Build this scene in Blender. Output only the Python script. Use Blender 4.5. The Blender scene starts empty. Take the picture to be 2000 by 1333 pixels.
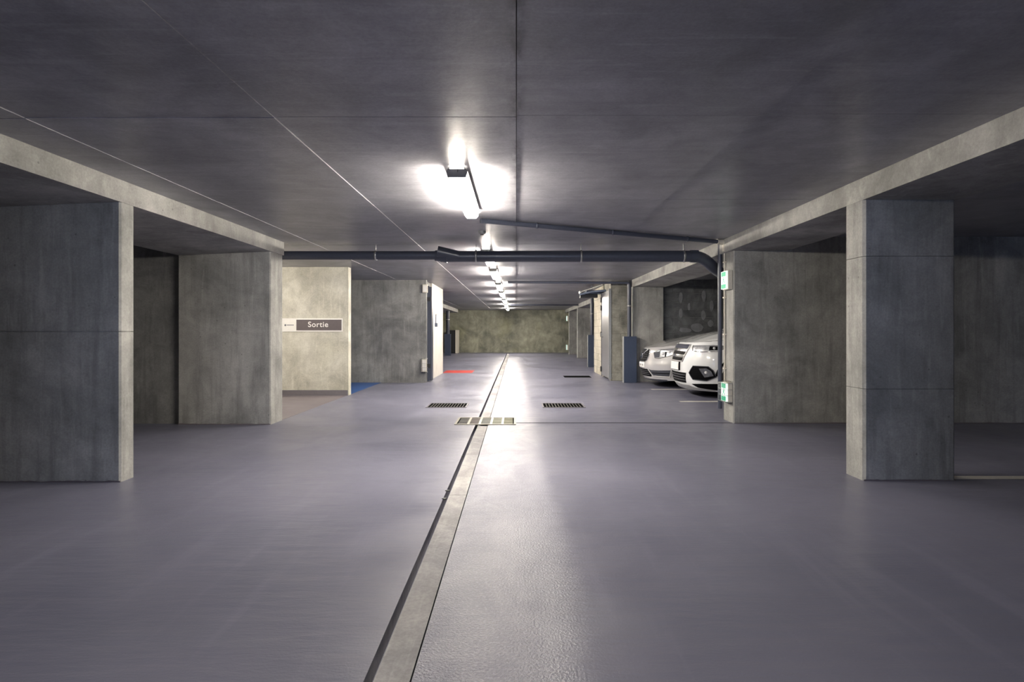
import bpy, bmesh, math, random
from mathutils import Vector, noise as mnoise
R = random.Random(7)
sc = bpy.context.scene
C = sc.collection
# ------------------------------------------------------------------ camera, world, exposure
CAM_Z, F, VPX, VPY = 1.25, 1150.0, 1008.0, 648.0
cam_d = bpy.data.cameras.new('camera')
cam = bpy.data.objects.new('camera', cam_d)
C.objects.link(cam)
cam.location = (0, 0, CAM_Z)
cam.rotation_euler = (math.pi / 2, 0, 0)
cam_d.sensor_fit = 'HORIZONTAL'
cam_d.sensor_width = 36.0
cam_d.lens = 36.0 * F / 2000.0
cam_d.shift_x = -(VPX - 1000.0) / 2000.0
cam_d.shift_y = (VPY - 666.5) / 2000.0
cam_d.clip_start = 0.05
cam_d.clip_end = 200
sc.camera = cam
W = bpy.data.worlds.new('blue_fill')
sc.world = W
W.use_nodes = True
W.node_tree.nodes['Background'].inputs[0].default_value = (0.31, 0.41, 0.68, 1)   # bluish fill light, added through an unseen opening behind the camera
W.node_tree.nodes['Background'].inputs[1].default_value = 6.6
LAMP_E = 170.0
LAMP_COL = (1.0, 0.915, 0.79)
vs = sc.view_settings
vs.view_transform = 'Standard'
vs.look = 'None'
vs.exposure = 0.3
vs.gamma = 1.0
vs.use_curve_mapping = False
cy = sc.cycles
cy.use_denoising = True
cy.max_bounces = 10
cy.diffuse_bounces = 6
cy.glossy_bounces = 4
cy.sample_clamp_indirect = 6.0
cy.caustics_reflective = False
cy.caustics_refractive = False

# ------------------------------------------------------------------ helpers
def lin(r, g, b):
    f = lambda c: (c / 255 / 12.92) if c / 255 <= 0.04045 else ((c / 255 + 0.055) / 1.055) ** 2.4
    return (f(r), f(g), f(b), 1)

def principled(name):
    m = bpy.data.materials.new(name)
    m.use_nodes = True
    nt = m.node_tree
    return m, nt, nt.nodes['Principled BSDF']

def plain(name, col, rough=0.5, metal=0.0, var=0.06, scale=30.0, coat=0.0, bump=0.0, spec=0.5):
    m, nt, b = principled(name)
    n = nt.nodes.new('ShaderNodeTexNoise')
    n.inputs['Scale'].default_value = scale
    n.inputs['Detail'].default_value = 4
    tc = nt.nodes.new('ShaderNodeTexCoord')
    nt.links.new(tc.outputs['Object'], n.inputs['Vector'])
    r = nt.nodes.new('ShaderNodeValToRGB')
    r.color_ramp.elements[0].position = 0.3
    r.color_ramp.elements[1].position = 0.7
    r.color_ramp.elements[0].color = tuple(c * (1 - var) for c in col[:3]) + (1,)
    r.color_ramp.elements[1].color = tuple(min(1, c * (1 + var)) for c in col[:3]) + (1,)
    nt.links.new(n.outputs['Fac'], r.inputs['Fac'])
    nt.links.new(r.outputs['Color'], b.inputs['Base Color'])
    b.inputs['Roughness'].default_value = rough
    b.inputs['Metallic'].default_value = metal
    b.inputs['Specular IOR Level'].default_value = spec
    b.inputs['Coat Weight'].default_value = coat
    b.inputs['Coat Roughness'].default_value = 0.06
    if bump:
        bp = nt.nodes.new('ShaderNodeBump')
        bp.inputs['Strength'].default_value = bump
        bp.inputs['Distance'].default_value = 0.003
        nt.links.new(n.outputs['Fac'], bp.inputs['Height'])
        nt.links.new(bp.outputs['Normal'], b.inputs['Normal'])
    return m

def emit(name, col, strength):
    m, nt, b = principled(name)
    b.inputs['Base Color'].default_value = (0.8, 0.8, 0.8, 1)
    b.inputs['Emission Color'].default_value = tuple(col[:3]) + (1,)
    b.inputs['Emission Strength'].default_value = strength
    return m

def _noise(nt, vec, scale, detail, rough=0.55, sc3=(1, 1, 1), dist=0.0):
    mp = nt.nodes.new('ShaderNodeMapping')
    mp.inputs['Scale'].default_value = sc3
    nt.links.new(vec, mp.inputs['Vector'])
    n = nt.nodes.new('ShaderNodeTexNoise')
    n.inputs['Scale'].default_value = scale
    n.inputs['Detail'].default_value = detail
    n.inputs['Roughness'].default_value = rough
    n.inputs['Distortion'].default_value = dist
    nt.links.new(mp.outputs['Vector'], n.inputs['Vector'])
    return n.outputs['Fac']

def _ramp(nt, fac, p0, p1, c0=(0, 0, 0, 1), c1=(1, 1, 1, 1)):
    r = nt.nodes.new('ShaderNodeValToRGB')
    r.color_ramp.elements[0].position = p0
    r.color_ramp.elements[1].position = p1
    r.color_ramp.elements[0].color = c0
    r.color_ramp.elements[1].color = c1
    nt.links.new(fac, r.inputs['Fac'])
    return r.outputs['Color']

def _mix(nt, fac, a, b, mode='MIX'):
    x = nt.nodes.new('ShaderNodeMix')
    x.data_type = 'RGBA'
    x.blend_type = mode
    if isinstance(fac, (int, float)):
        x.inputs[0].default_value = fac
    else:
        nt.links.new(fac, x.inputs[0])
    for s, v in ((6, a), (7, b)):
        if isinstance(v, tuple):
            x.inputs[s].default_value = v
        else:
            nt.links.new(v, x.inputs[s])
    return x.outputs[2]

def concrete(name, light, dark, streak=(7, 7, 0.6), stain=0.5, rough=0.75, green=0.0, blotch=0.9, seed=0.0, spec=0.35, holes=True, seam=False, mott=0.74):
    m, nt, b = principled(name)
    g = nt.nodes.new('ShaderNodeNewGeometry')
    ad = nt.nodes.new('ShaderNodeVectorMath')
    ad.inputs[1].default_value = (seed, seed * 1.7, seed * 0.6)
    nt.links.new(g.outputs['Position'], ad.inputs[0])
    P = ad.outputs[0]
    big = _noise(nt, P, blotch, 7, 0.62, dist=0.6)
    col = _mix(nt, _ramp(nt, big, 0.36, 0.66), dark, light)
    st = _noise(nt, P, 1.6, 6, 0.62, streak)
    col = _mix(nt, _ramp(nt, st, 0.50, 0.78, (0, 0, 0, 1), (stain, stain, stain, 1)), col, tuple(c * 0.58 for c in dark[:3]) + (1,))
    st2 = _noise(nt, P, 2.3, 5, 0.6, streak, 0.4)
    pale = tuple(min(1, c * 1.22) for c in light[:3]) + (1,)
    col = _mix(nt, _ramp(nt, st2, 0.56, 0.80, (0, 0, 0, 1), (0.55, 0.55, 0.55, 1)), col, pale)
    if green:
        gn = _noise(nt, P, 0.7, 4, 0.5)
        col = _mix(nt, _ramp(nt, gn, 0.48, 0.68, (0, 0, 0, 1), (green, green, green, 1)), col, tuple(a * k for a, k in zip(light[:3], (0.80, 0.80, 0.52))) + (1,))
    mot = _noise(nt, P, 2.4, 9, 0.68, dist=0.5)
    col = _mix(nt, 1.0, col, _ramp(nt, mot, 0.34, 0.62, (mott, mott, mott, 1), (1.06, 1.06, 1.05, 1)), 'MULTIPLY')
    fine = _noise(nt, P, 55, 4, 0.7)
    col = _mix(nt, 0.35, col, _ramp(nt, fine, 0.3, 0.7, (0.35, 0.35, 0.35, 1), (0.75, 0.75, 0.75, 1)), 'OVERLAY')
    if holes:
        v = nt.nodes.new('ShaderNodeTexVoronoi')
        v.inputs['Scale'].default_value = 5.5
        nt.links.new(P, v.inputs['Vector'])
        col = _mix(nt, _ramp(nt, v.outputs['Distance'], 0.03, 0.06, (0.6, 0.6, 0.6, 1), (0, 0, 0, 1)), col, tuple(c * 0.4 for c in dark[:3]) + (1,))
    if seam:
        sx = nt.nodes.new('ShaderNodeSeparateXYZ')
        nt.links.new(g.outputs['Position'], sx.inputs[0])
        ab = nt.nodes.new('ShaderNodeMath'); ab.operation = 'ABSOLUTE'
        nt.links.new(sx.outputs[0], ab.inputs[0])
        band = _ramp(nt, ab.outputs[0], 0.012, 0.06, (1, 1, 1, 1), (0, 0, 0, 1))
        sn = _ramp(nt, _noise(nt, P, 2.2, 8, 0.7, (2, 0.8, 1)), 0.44, 0.60)
        col = _mix(nt, _mix(nt, 1.0, band, sn, 'MULTIPLY'), col, tuple(c * 0.42 for c in dark[:3]) + (1,))
    nt.links.new(col, b.inputs['Base Color'])
    b.inputs['Roughness'].default_value = rough
    b.inputs['Specular IOR Level'].default_value = spec
    bp = nt.nodes.new('ShaderNodeBump')
    bp.inputs['Strength'].default_value = 0.35
    bp.inputs['Distance'].default_value = 0.006
    nt.links.new(_noise(nt, P, 9, 8, 0.65), bp.inputs['Height'])
    nt.links.new(bp.outputs['Normal'], b.inputs['Normal'])
    return m

def floor_mat(name, c_light, c_dark, r0=0.20, r1=0.42, bump=0.25, grain=0.45, lane=None):
    m, nt, b = principled(name)
    g = nt.nodes.new('ShaderNodeNewGeometry')
    P = g.outputs['Position']
    big = _noise(nt, P, 0.55, 4, 0.5, dist=0.3)
    col = _mix(nt, _ramp(nt, big, 0.30, 0.70), c_dark, c_light)
    tr = _noise(nt, P, 1.4, 5, 0.6, (4.0, 0.35, 1))
    col = _mix(nt, _ramp(nt, tr, 0.55, 0.8, (0, 0, 0, 1), (0.4, 0.4, 0.4, 1)), col, tuple(min(1, c * 1.35) for c in c_light[:3]) + (1,))
    sp = _noise(nt, P, 140, 2, 0.5)
    col = _mix(nt, _ramp(nt, sp, 0.70, 0.76, (0, 0, 0, 1), (0.35, 0.35, 0.35, 1)), col, tuple(min(1, c * 1.7) for c in c_light[:3]) + (1,))
    nt.links.new(col, b.inputs['Base Color'])
    rr = _noise(nt, P, 1.1, 6, 0.62, dist=0.4)
    mr = nt.nodes.new('ShaderNodeMapRange')
    mr.inputs['From Min'].default_value = 0.33
    mr.inputs['From Max'].default_value = 0.68
    mr.inputs['To Min'].default_value = r0
    mr.inputs['To Max'].default_value = r1
    nt.links.new(rr, mr.inputs['Value'])
    rough_out = mr.outputs[0]
    if lane:                                   # worn, gritty wheel lane beside the channel strip
        sx = nt.nodes.new('ShaderNodeSeparateXYZ')
        nt.links.new(P, sx.inputs[0])
        wob = nt.nodes.new('ShaderNodeMath'); wob.operation = 'MULTIPLY_ADD'
        wob.inputs[1].default_value = 0.5
        nt.links.new(_noise(nt, P, 1.3, 6, 0.65), wob.inputs[0])
        nt.links.new(sx.outputs[0], wob.inputs[2])
        lm = nt.nodes.new('ShaderNodeMapRange')
        lm.inputs['From Min'].default_value = lane[1] + 0.30
        lm.inputs['From Max'].default_value = lane[1] + 0.02
        nt.links.new(wob.outputs[0], lm.inputs['Value'])
        gt = nt.nodes.new('ShaderNodeMath'); gt.operation = 'GREATER_THAN'
        gt.inputs[1].default_value = lane[0]
        nt.links.new(sx.outputs[0], gt.inputs[0])
        mk = nt.nodes.new('ShaderNodeMath'); mk.operation = 'MULTIPLY'
        nt.links.new(lm.outputs[0], mk.inputs[0])
        nt.links.new(gt.outputs[0], mk.inputs[1])
        mk = mk.outputs[0]
        swirl = _ramp(nt, _noise(nt, P, 2.6, 9, 0.68, (1, 0.6, 1), 1.2), 0.34, 0.66, (0.31, 0.31, 0.31, 1), (0.50, 0.50, 0.50, 1))
        rx = nt.nodes.new('ShaderNodeMix')
        nt.links.new(mk, rx.inputs[0])
        nt.links.new(mr.outputs[0], rx.inputs[2])
        nt.links.new(swirl, rx.inputs[3])
        rough_out = rx.outputs[0]
        grit = _noise(nt, P, 70, 4, 0.7)
        cg = _mix(nt, _ramp(nt, grit, 0.5, 0.72, (0, 0, 0, 1), (0.55, 0.55, 0.55, 1)), col, tuple(min(1, c * 1.9) for c in c_light[:3]) + (1,))
        nt.links.new(_mix(nt, mk, col, cg), b.inputs['Base Color'])
    nt.links.new(rough_out, b.inputs['Roughness'])
    b.inputs['Specular IOR Level'].default_value = 0.5
    bp = nt.nodes.new('ShaderNodeBump')
    bp.inputs['Strength'].default_value = bump
    bp.inputs['Distance'].default_value = 0.004
    h1 = _noise(nt, P, 90, 3, 0.6)
    h2 = _noise(nt, P, 3.5, 5, 0.55, (0.55, 2.4, 1))
    ma = nt.nodes.new('ShaderNodeMath')
    ma.operation = 'MULTIPLY_ADD'
    ma.inputs[1].default_value = 4.0
    mg = nt.nodes.new('ShaderNodeMath')
    mg.operation = 'MULTIPLY'
    mg.inputs[1].default_value = grain
    nt.links.new(h1, mg.inputs[0])
    if lane:
        mq = nt.nodes.new('ShaderNodeMath'); mq.operation = 'MULTIPLY_ADD'
        mq.inputs[1].default_value = 2.2
        mq.inputs[2].default_value = grain
        nt.links.new(mk, mq.inputs[0])
        nt.links.new(mq.outputs[0], mg.inputs[1])
    nt.links.new(h2, ma.inputs[0])
    nt.links.new(mg.outputs[0], ma.inputs[2])
    nt.links.new(ma.outputs[0], bp.inputs['Height'])
    nt.links.new(bp.outputs['Normal'], b.inputs['Normal'])
    return m

class MB:
    """collects boxes, prisms, tubes and builds ONE mesh object"""
    def __init__(self):
        self.v, self.f, self.s = [], [], []
    def add(self, vs, fs, smooth=False):
        o = len(self.v)
        self.v += [tuple(p) for p in vs]
        self.f += [tuple(i + o for i in f) for f in fs]
        self.s += [smooth] * len(fs)
        return self
    def box(self, x0, x1, y0, y1, z0, z1):
        p = [(x, y, z) for z in (z0, z1) for y in (y0, y1) for x in (x0, x1)]
        return self.add(p, [(0, 2, 3, 1), (4, 5, 7, 6), (0, 1, 5, 4), (2, 6, 7, 3), (0, 4, 6, 2), (1, 3, 7, 5)])
    def cbox(self, x0, x1, y0, y1, z0, z1, c=0.012):
        """upright box with chamfered vertical edges"""
        pl = [(x0 + c, y0), (x1 - c, y0), (x1, y0 + c), (x1, y1 - c), (x1 - c, y1), (x0 + c, y1), (x0, y1 - c), (x0, y0 + c)]
        return self.prism(pl, z0, z1)
    def prism(self, pl, z0, z1):
        n = len(pl)
        vs = [(x, y, z0) for x, y in pl] + [(x, y, z1) for x, y in pl]
        fs = [tuple(range(n - 1, -1, -1)), tuple(range(n, 2 * n))] + [(i, (i + 1) % n, n + (i + 1) % n, n + i) for i in range(n)]
        return self.add(vs, fs)
    def extr(self, prof, a, b, axis):
        """profile of 2D points extruded along axis 'x' (profile y,z) or 'y' (profile x,z)"""
        n = len(prof)
        mk = (lambda t, p: (t, p[0], p[1])) if axis == 'x' else (lambda t, p: (p[0], t, p[1]))
        vs = [mk(a, p) for p in prof] + [mk(b, p) for p in prof]
        fs = [tuple(range(n)), tuple(range(2 * n - 1, n - 1, -1))] + [(i, n + i, n + (i + 1) % n, (i + 1) % n) for i in range(n)]
        return self.add(vs, fs)
    def tube(self, pts, r, n=12, cap=True):
        pts = [Vector(p) for p in pts]
        rs = r if isinstance(r, (list, tuple)) else [r] * len(pts)
        vs, fs = [], []
        up = None
        for i, p in enumerate(pts):
            d = (pts[min(i + 1, len(pts) - 1)] - pts[max(i - 1, 0)]).normalized()
            if up is None:
                up = Vector((0, 0, 1)) if abs(d.z) < 0.9 else Vector((0, 1, 0))
            a = d.cross(up).normalized()
            up = a.cross(d).normalized()
            for k in range(n):
                t = 2 * math.pi * k / n
                vs.append(p + (a * math.cos(t) + up * math.sin(t)) * rs[i])
        for i in range(len(pts) - 1):
            for k in range(n):
                fs.append((i * n + k, i * n + (k + 1) % n, (i + 1) * n + (k + 1) % n, (i + 1) * n + k))
        self.add(vs, fs, True)
        if cap:
            m = len(pts) - 1
            self.add(vs[:n], [tuple(range(n - 1, -1, -1))])
            self.add(vs[m * n:], [tuple(range(n))])
        return self
    def lathe(self, prof, c, axis='z', n=24):
        """prof (r, h) revolved about axis through c"""
        vs, fs = [], []
        for r, h in prof:
            for k in range(n):
                t = 2 * math.pi * k / n
                a, b_ = r * math.cos(t), r * math.sin(t)
                q = {'z': (a, b_, h), 'y': (a, h, b_), 'x': (h, a, b_)}[axis]
                vs.append((c[0] + q[0], c[1] + q[1], c[2] + q[2]))
        for i in range(len(prof) - 1):
            for k in range(n):
                fs.append((i * n + k, i * n + (k + 1) % n, (i + 1) * n + (k + 1) % n, (i + 1) * n + k))
        self.add(vs, fs, True)
        self.add(vs[:n], [tuple(range(n))])
        self.add(vs[-n:], [tuple(range(n))])
        return self
    def build(self, name, mat, parent=None, kind=None, fix=True):
        me = bpy.data.meshes.new(name)
        off = Vector((0, 0, 0))
        q = parent
        while q is not None:
            off += Vector(q.location)
            q = q.parent
        me.from_pydata([Vector(p) - off for p in self.v], [], self.f)
        if fix:
            bm = bmesh.new()
            bm.from_mesh(me)
            bmesh.ops.recalc_face_normals(bm, faces=bm.faces)
            bm.to_mesh(me)
            bm.free()
        me.polygons.foreach_set('use_smooth', self.s)
        me.materials.append(mat)
        o = bpy.data.objects.new(name, me)
        C.objects.link(o)
        o.parent = parent
        if kind:
            o['kind'] = kind
        return o

def tag(o, label=None, cat=None, group=None, kind=None):
    if label: o['label'] = label
    if cat: o['category'] = cat
    if group: o['group'] = group
    if kind: o['kind'] = kind
    return o

def thing(name, label, cat, loc=(0, 0, 0), group=None, kind=None):
    o = bpy.data.objects.new(name, None)
    C.objects.link(o)
    o.location = loc
    o.empty_display_size = 0.1
    return tag(o, label, cat, group, kind)

def copy_thing(root, delta, label):
    def rec(o, par):
        c = o.copy()
        C.objects.link(c)
        c.parent = par
        for ch in list(kids.get(o.name, [])):
            rec(ch, c)
        return c
    kids = {}
    for o in list(C.objects):
        if o.parent:
            kids.setdefault(o.parent.name, []).append(o)
    c = rec(root, None)
    c.location = Vector(root.location) + Vector(delta)
    c['label'] = label
    return c

def share(o, name, parent, dx=0, dy=0, dz=0, scale=None):
    c = o.copy()
    c.name = name
    C.objects.link(c)
    c.parent = parent
    c.location = Vector(o.location) + Vector((dx, dy, dz))
    if scale: c.scale = scale
    return c

# ------------------------------------------------------------------ materials
CL, CD = lin(176, 175, 171), lin(134, 134, 132)
M_pier = concrete('pier_concrete', CL, CD, stain=0.6, seed=3)
M_beam = concrete('beam_concrete', lin(180, 179, 175), lin(140, 139, 136), streak=(4, 4, 1.6), stain=0.35, seed=9)
M_wall = concrete('wall_concrete', lin(150, 150, 149), lin(104, 105, 106), stain=0.6, seed=5)
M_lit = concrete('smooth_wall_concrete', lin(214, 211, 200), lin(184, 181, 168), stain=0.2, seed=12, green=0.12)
M_back = concrete('stained_wall_concrete', lin(172, 171, 152), lin(116, 117, 106), streak=(2.2, 2.2, 0.7), stain=0.6, seed=1, green=0.35)
M_ceil = concrete('ceiling_concrete', lin(158, 158, 164), lin(126, 126, 133), streak=(0.7, 9, 1), stain=0.35, rough=0.36, seed=2, spec=0.5, holes=False, seam=True)
M_core = plain('joint_shadow_concrete', lin(60, 58, 56), 0.9)
M_block = concrete('concrete_block', lin(150, 148, 138), lin(108, 107, 100), streak=(2, 2, 2), stain=0.4, seed=8, blotch=2.4)
M_blockl = concrete('lit_block', lin(192, 186, 172), lin(166, 160, 146), streak=(3, 3, 1.5), stain=0.2, seed=14, blotch=2)  # same blocks made paler: the jamb's lamplight is put into the colour
M_mortar = concrete('mortar', lin(160, 156, 146), lin(130, 128, 120), seed=15, holes=False)
M_floor = floor_mat('floor_paint', lin(114, 114, 131), lin(97, 98, 115), 0.30, 0.45, 0.55, lane=(-0.40, 0.30))
M_floor2 = floor_mat('floor_paint_worn', lin(116, 108, 112), lin(104, 98, 104), 0.4, 0.55)
M_strip = concrete('trowelled_strip', lin(176, 174, 174), lin(146, 145, 149), streak=(9, 0.7, 1), stain=0.25, rough=0.85, spec=0.12, seed=4, holes=False)
M_white = plain('white_paint', lin(205, 202, 196), 0.5, var=0.08)
M_blue = plain('blue_paint', lin(44, 84, 148), 0.4, var=0.10, scale=6)
M_red = plain('red_paint', lin(178, 62, 58), 0.4, var=0.15, scale=6)
M_pvc = plain('dark_grey_pvc', lin(58, 62, 74), 0.35)
M_conduit = plain('grey_conduit', lin(62, 66, 80), 0.4)
M_steel = plain('galvanised_steel', lin(168, 168, 166), 0.35, 0.9, var=0.12)
M_guard = plain('blue_grey_steel', lin(66, 76, 96), 0.45, 0.3)
M_guardl = plain('pale_grey_steel', lin(150, 152, 152), 0.45, 0.3)
M_gate = plain('dark_gate_steel', lin(66, 70, 82), 0.42, 0.4)
M_gatel = plain('brushed_gate_steel', lin(150, 150, 154), 0.35, 0.8)
M_black = plain('black_plastic', lin(24, 25, 28), 0.5)
M_pit = plain('drain_pit', lin(16, 16, 17), 0.9, spec=0.0)
M_house = plain('lamp_housing', lin(120, 118, 116), 0.6)
M_lamp = emit('lamp_diffuser', LAMP_COL, LAMP_E)
M_lamp2 = emit('dim_lamp_diffuser', LAMP_COL, LAMP_E * 0.36)  # weaker glow for the two unseen lamps and all end windows
M_cream = plain('cream_plastic', lin(206, 200, 186), 0.5)
M_jamb = concrete('white_render', lin(192, 188, 182), lin(182, 178, 172), streak=(2, 2, 2), mott=0.92, stain=0.08, seed=21, holes=False)
M_sign = plain('white_sign_board', lin(232, 230, 226), 0.4, var=0.02)
M_signd = plain('taupe_sign_panel', lin(98, 90, 92), 0.4, var=0.04)
M_ink = plain('grey_print', lin(120, 122, 128), 0.5)
M_green = emit('green_pictogram', (0.03, 0.50, 0.26), 0.5)
M_green.node_tree.nodes['Principled BSDF'].inputs['Base Color'].default_value = (0.02, 0.3, 0.15, 1)
M_glowW = emit('exit_light_window', (0.80, 1.0, 0.90), 0.75)
M_chalk = plain('red_chalk', lin(96, 70, 70), 0.9)
M_patch = plain('pale_mortar_patch', lin(120, 122, 127), 0.9, var=0.2, scale=8)
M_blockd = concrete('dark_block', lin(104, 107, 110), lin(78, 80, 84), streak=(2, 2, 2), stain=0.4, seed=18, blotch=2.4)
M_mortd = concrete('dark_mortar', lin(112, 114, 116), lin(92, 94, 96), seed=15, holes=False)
M_plinth = plain('grey_plinth_paint', lin(112, 108, 112), 0.5)

# ------------------------------------------------------------------ setting: floor
YA, YB, XL, XR = -9.0, 35.0, -9.0, 9.0
SL0, SL1, SR0, SR1 = -0.545, -0.512, -0.382, -0.374      # slot | strip | joint
m = MB()
G0, G1 = 7.88, 8.52                                        # the cross grate
m.box(XL, SL0, YA, YB, -0.25, 0)
m.box(SR1, XR, YA, YB, -0.25, 0)
m.box(SL0, SR1, YA, YB, -0.25, -0.08)
m.box(SL0, SR1, YB - 1.5, YB, -0.08, 0)
floor = tag(m.build('floor', M_floor), 'glossy purple-grey painted concrete garage floor', 'floor', kind='structure')
m = MB().box(-8.9, -3.30, 8.33, 11.49, 0, 0.003)
m.build('floor_panel', M_floor2, floor)
st = tag(MB().box(SL1, SR0, YA + 0.1, 4.52, -0.08, -0.006).build('trim_1', M_strip), 'pale trowelled concrete strip along the floor channel', 'channel strip', kind='structure')
for y0, y1 in ((4.525, G0 - 0.06), (G1, 15.2), (15.206, 24.0), (24.006, 33.4)):
    MB().box(SL1 - R.uniform(-0.004, 0.004), SR0, y0, y1, -0.08, -0.006).build('strip_segment', M_strip, st)
m = MB()
for yy, r in ((4.40, 0.02), (4.62, 0.022), (5.9, 0.012)):
    m.lathe([(0.001, 0.0), (r, 0.0), (r, 0.004), (0.001, 0.006)], (SL0 + 0.008, yy, -0.002), n=9)
m.build('tar_blob', M_black, st)

# ------------------------------------------------------------------ setting: ceiling panels
def zc(x): return 2.525 + 0.005 * x
ceil = tag(MB().box(XL, XR, YA, YB, 2.60, 2.85).build('ceiling', M_core), 'cast concrete ceiling with formwork panel joints', 'ceiling', kind='structure')
xs = [-3.28, -2.9, -1.43, 0.0, 1.45, 2.9]
ys = [YA, -6, -2.8, 0.4, 3.48, 5.72, 8.6, 11.4, 14.4, 17.6, 21, 25, 30, YB]
for i in range(len(xs) - 1):
    for j in range(len(ys) - 1):
        g = {0.0: 0.006, 1.45: 0.005, -1.43: 0.0014}.get(xs[i], 0.002)
        z = zc((xs[i] + xs[i + 1]) / 2) + R.uniform(-0.0015, 0.0015)
        MB().box(xs[i] + g / 2, xs[i + 1] - g / 2, ys[j] + (0.003 if ys[j] == 3.48 else 0.0015), ys[j + 1] - (0.003 if ys[j + 1] == 3.48 else 0.001), z, 2.61).build('panel', M_ceil, ceil)
for (a, b, y0, y1) in ((XL, -4.53, YA, 8.2), (XL, -3.2835, 8.32, 14.4), (XL, -3.2835, 14.41, 20.0), (XL, -4.53, 20.01, YB), (3.69, XR, YA, 14.6), (2.9035, XR, 14.76, 18.4), (3.69, XR, 18.41, YB)):
    MB().box(a, b, y0, y1, 2.51 if a < 0 else 2.54, 2.61).build('panel', M_ceil, ceil)

MB().box(-0.452, -0.449, 2.55, 4.46, zc(-0.45) - 0.0025, zc(-0.45) + 0.002).build('chalk_line', M_chalk, ceil)
# ------------------------------------------------------------------ setting: beams and pillars
def beam(x0, z0, x1, z1, y0, y1, label):
    o = MB().extr([(x0, z0), (x1, z1), (x1, 2.62), (x0, 2.62)], y0, y1, 'y').build('beam', M_beam)
    return tag(o, label, 'beam', kind='structure')
beam(-3.275, 2.325, -4.54, 2.275, YA, 8.31, 'long dropped concrete beam over the left pillars')
beam(-3.30, 2.33, -4.54, 2.30, 20.0, 33.5, 'far dropped beam left of the green-stained end wall')
beam(2.90, 2.352, 3.69, 2.352, YA, 14.74, 'long dropped concrete beam over the right pillars')
beam(2.90, 2.352, 3.69, 2.352, 18.4, YB, 'far dropped beam beyond the gate on the right')

def pillar(x0, x1, y0, y1, z1, joints, label, mat=M_pier, c=0.014):
    m = MB()
    zz = [-0.01] + joints + [z1]
    for a, b in zip(zz[:-1], zz[1:]):
        m.cbox(x0, x1, y0, y1, a + (0.002 if a > 0 else 0), b - (0.002 if b < z1 else 0), c)
    m.box(x0 + 0.02, x1 - 0.02, y0 + 0.02, y1 - 0.02, 0, z1)
    o = m.build('pillar', mat)
    tag(o, label, 'pillar', kind='structure')
    # ragged edge of the floor paint creeping up the foot
    n, vs, fs = 40, [], []
    for i in range(n + 1):
        x = x0 + (x1 - x0) * i / n
        h = 0.012 + 0.012 * mnoise.noise((x * 7, y0, 0)) + 0.006 * mnoise.noise((x * 25, y0, 3))
        vs += [(x, y0 - 0.003, 0), (x, y0 - 0.003, max(0.004, h)), (x, y0 + 0.004, max(0.004, h))]
    for i in range(n):
        a = i * 3
        fs += [(a, a + 3, a + 4, a + 1), (a + 1, a + 4, a + 5, a + 2)]
    MB().add(vs, fs).build('paint_edge', M_floor2, o)
    return o
pillar(-4.54, -3.28, 4.88, 5.06, 2.33, [1.25], 'near left concrete pillar with pale lit edge at the frame side')
pillar(-4.54, -3.295, 7.90, 8.31, 2.33, [], 'second left concrete pillar beside the lit sign wall')
pillar(2.905, 3.675, 4.92, 5.20, 2.36, [0.77, 1.88], 'near right concrete pillar standing free in front of a dark bay', c=0.02)
pr_ = pillar(2.955, XR, 8.00, 8.39, 2.6, [], 'right concrete wall end carrying the two green exit lights')
pr_.name = 'wall_right_bay'
pr_['category'] = 'wall'
pillar(2.87, 3.64, 14.52, 14.76, 2.36, [], 'right concrete pillar behind the silver car')
pillar(2.88, 3.66, 27.6, 27.9, 2.36, [], 'far right pillar beyond the gate nearer the camera')
pillar(2.88, 3.66, 32.0, 32.3, 2.36, [], 'far right pillar next to the green-stained end wall')
for y in (-1.1, 1.95):          # out of frame, they shade the near bays
    pillar(-4.54, -3.28, y, y + 0.2, 2.33, [], 'left concrete pillar outside the frame beside the camera')
    pillar(2.905, 3.675, y, y + 0.25, 2.36, [], 'right concrete pillar outside the frame beside the camera')

# ------------------------------------------------------------------ setting: walls
def wall(name, x0, x1, y0, y1, mat, label, z0=-0.01, z1=2.6):
    return tag(MB().box(x0, x1, y0, y1, z0, z1).build(name, mat), label, 'wall', kind='structure')
wall('wall_left', XL - 0.2, XL, YA, YB, M_wall, 'outer left concrete wall')
wall('wall_right', XR, XR + 0.2, YA, YB, M_wall, 'outer right concrete wall')
wall('wall_back', XL, XR, YB, YB + 0.2, M_back, 'green-stained concrete end wall at the far end')
wall('wall_left_bay', XL, -4.54, 7.985, 8.2, M_wall, 'shaded concrete bay wall between the two left pillars')
wall('wall_left_near', XL, -4.54, 4.93, 5.06, M_wall, 'concrete bay wall beside the near left pillar')
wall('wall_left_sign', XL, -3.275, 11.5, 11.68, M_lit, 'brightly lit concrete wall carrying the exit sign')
w = wall('wall_left_gate', XL, -2.2, 14.4, 14.56, M_wall, 'stained grey concrete wall left of the gate')
wall('wall_left_jamb', -2.55, -2.2, 15.42, 17.7, M_jamb, 'white rendered jamb on the left of the gate')
wall('wall_left_core', -2.55, -2.26, 14.56, 15.42, M_wall, 'concrete core behind the dark left gate leaf')
b = tag(MB().box(-8.9, -3.285, 11.482, 11.5, 0, 0.105).build('baseboard_left', M_plinth), 'grey painted plinth under the lit sign wall', 'plinth', kind='structure')

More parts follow.
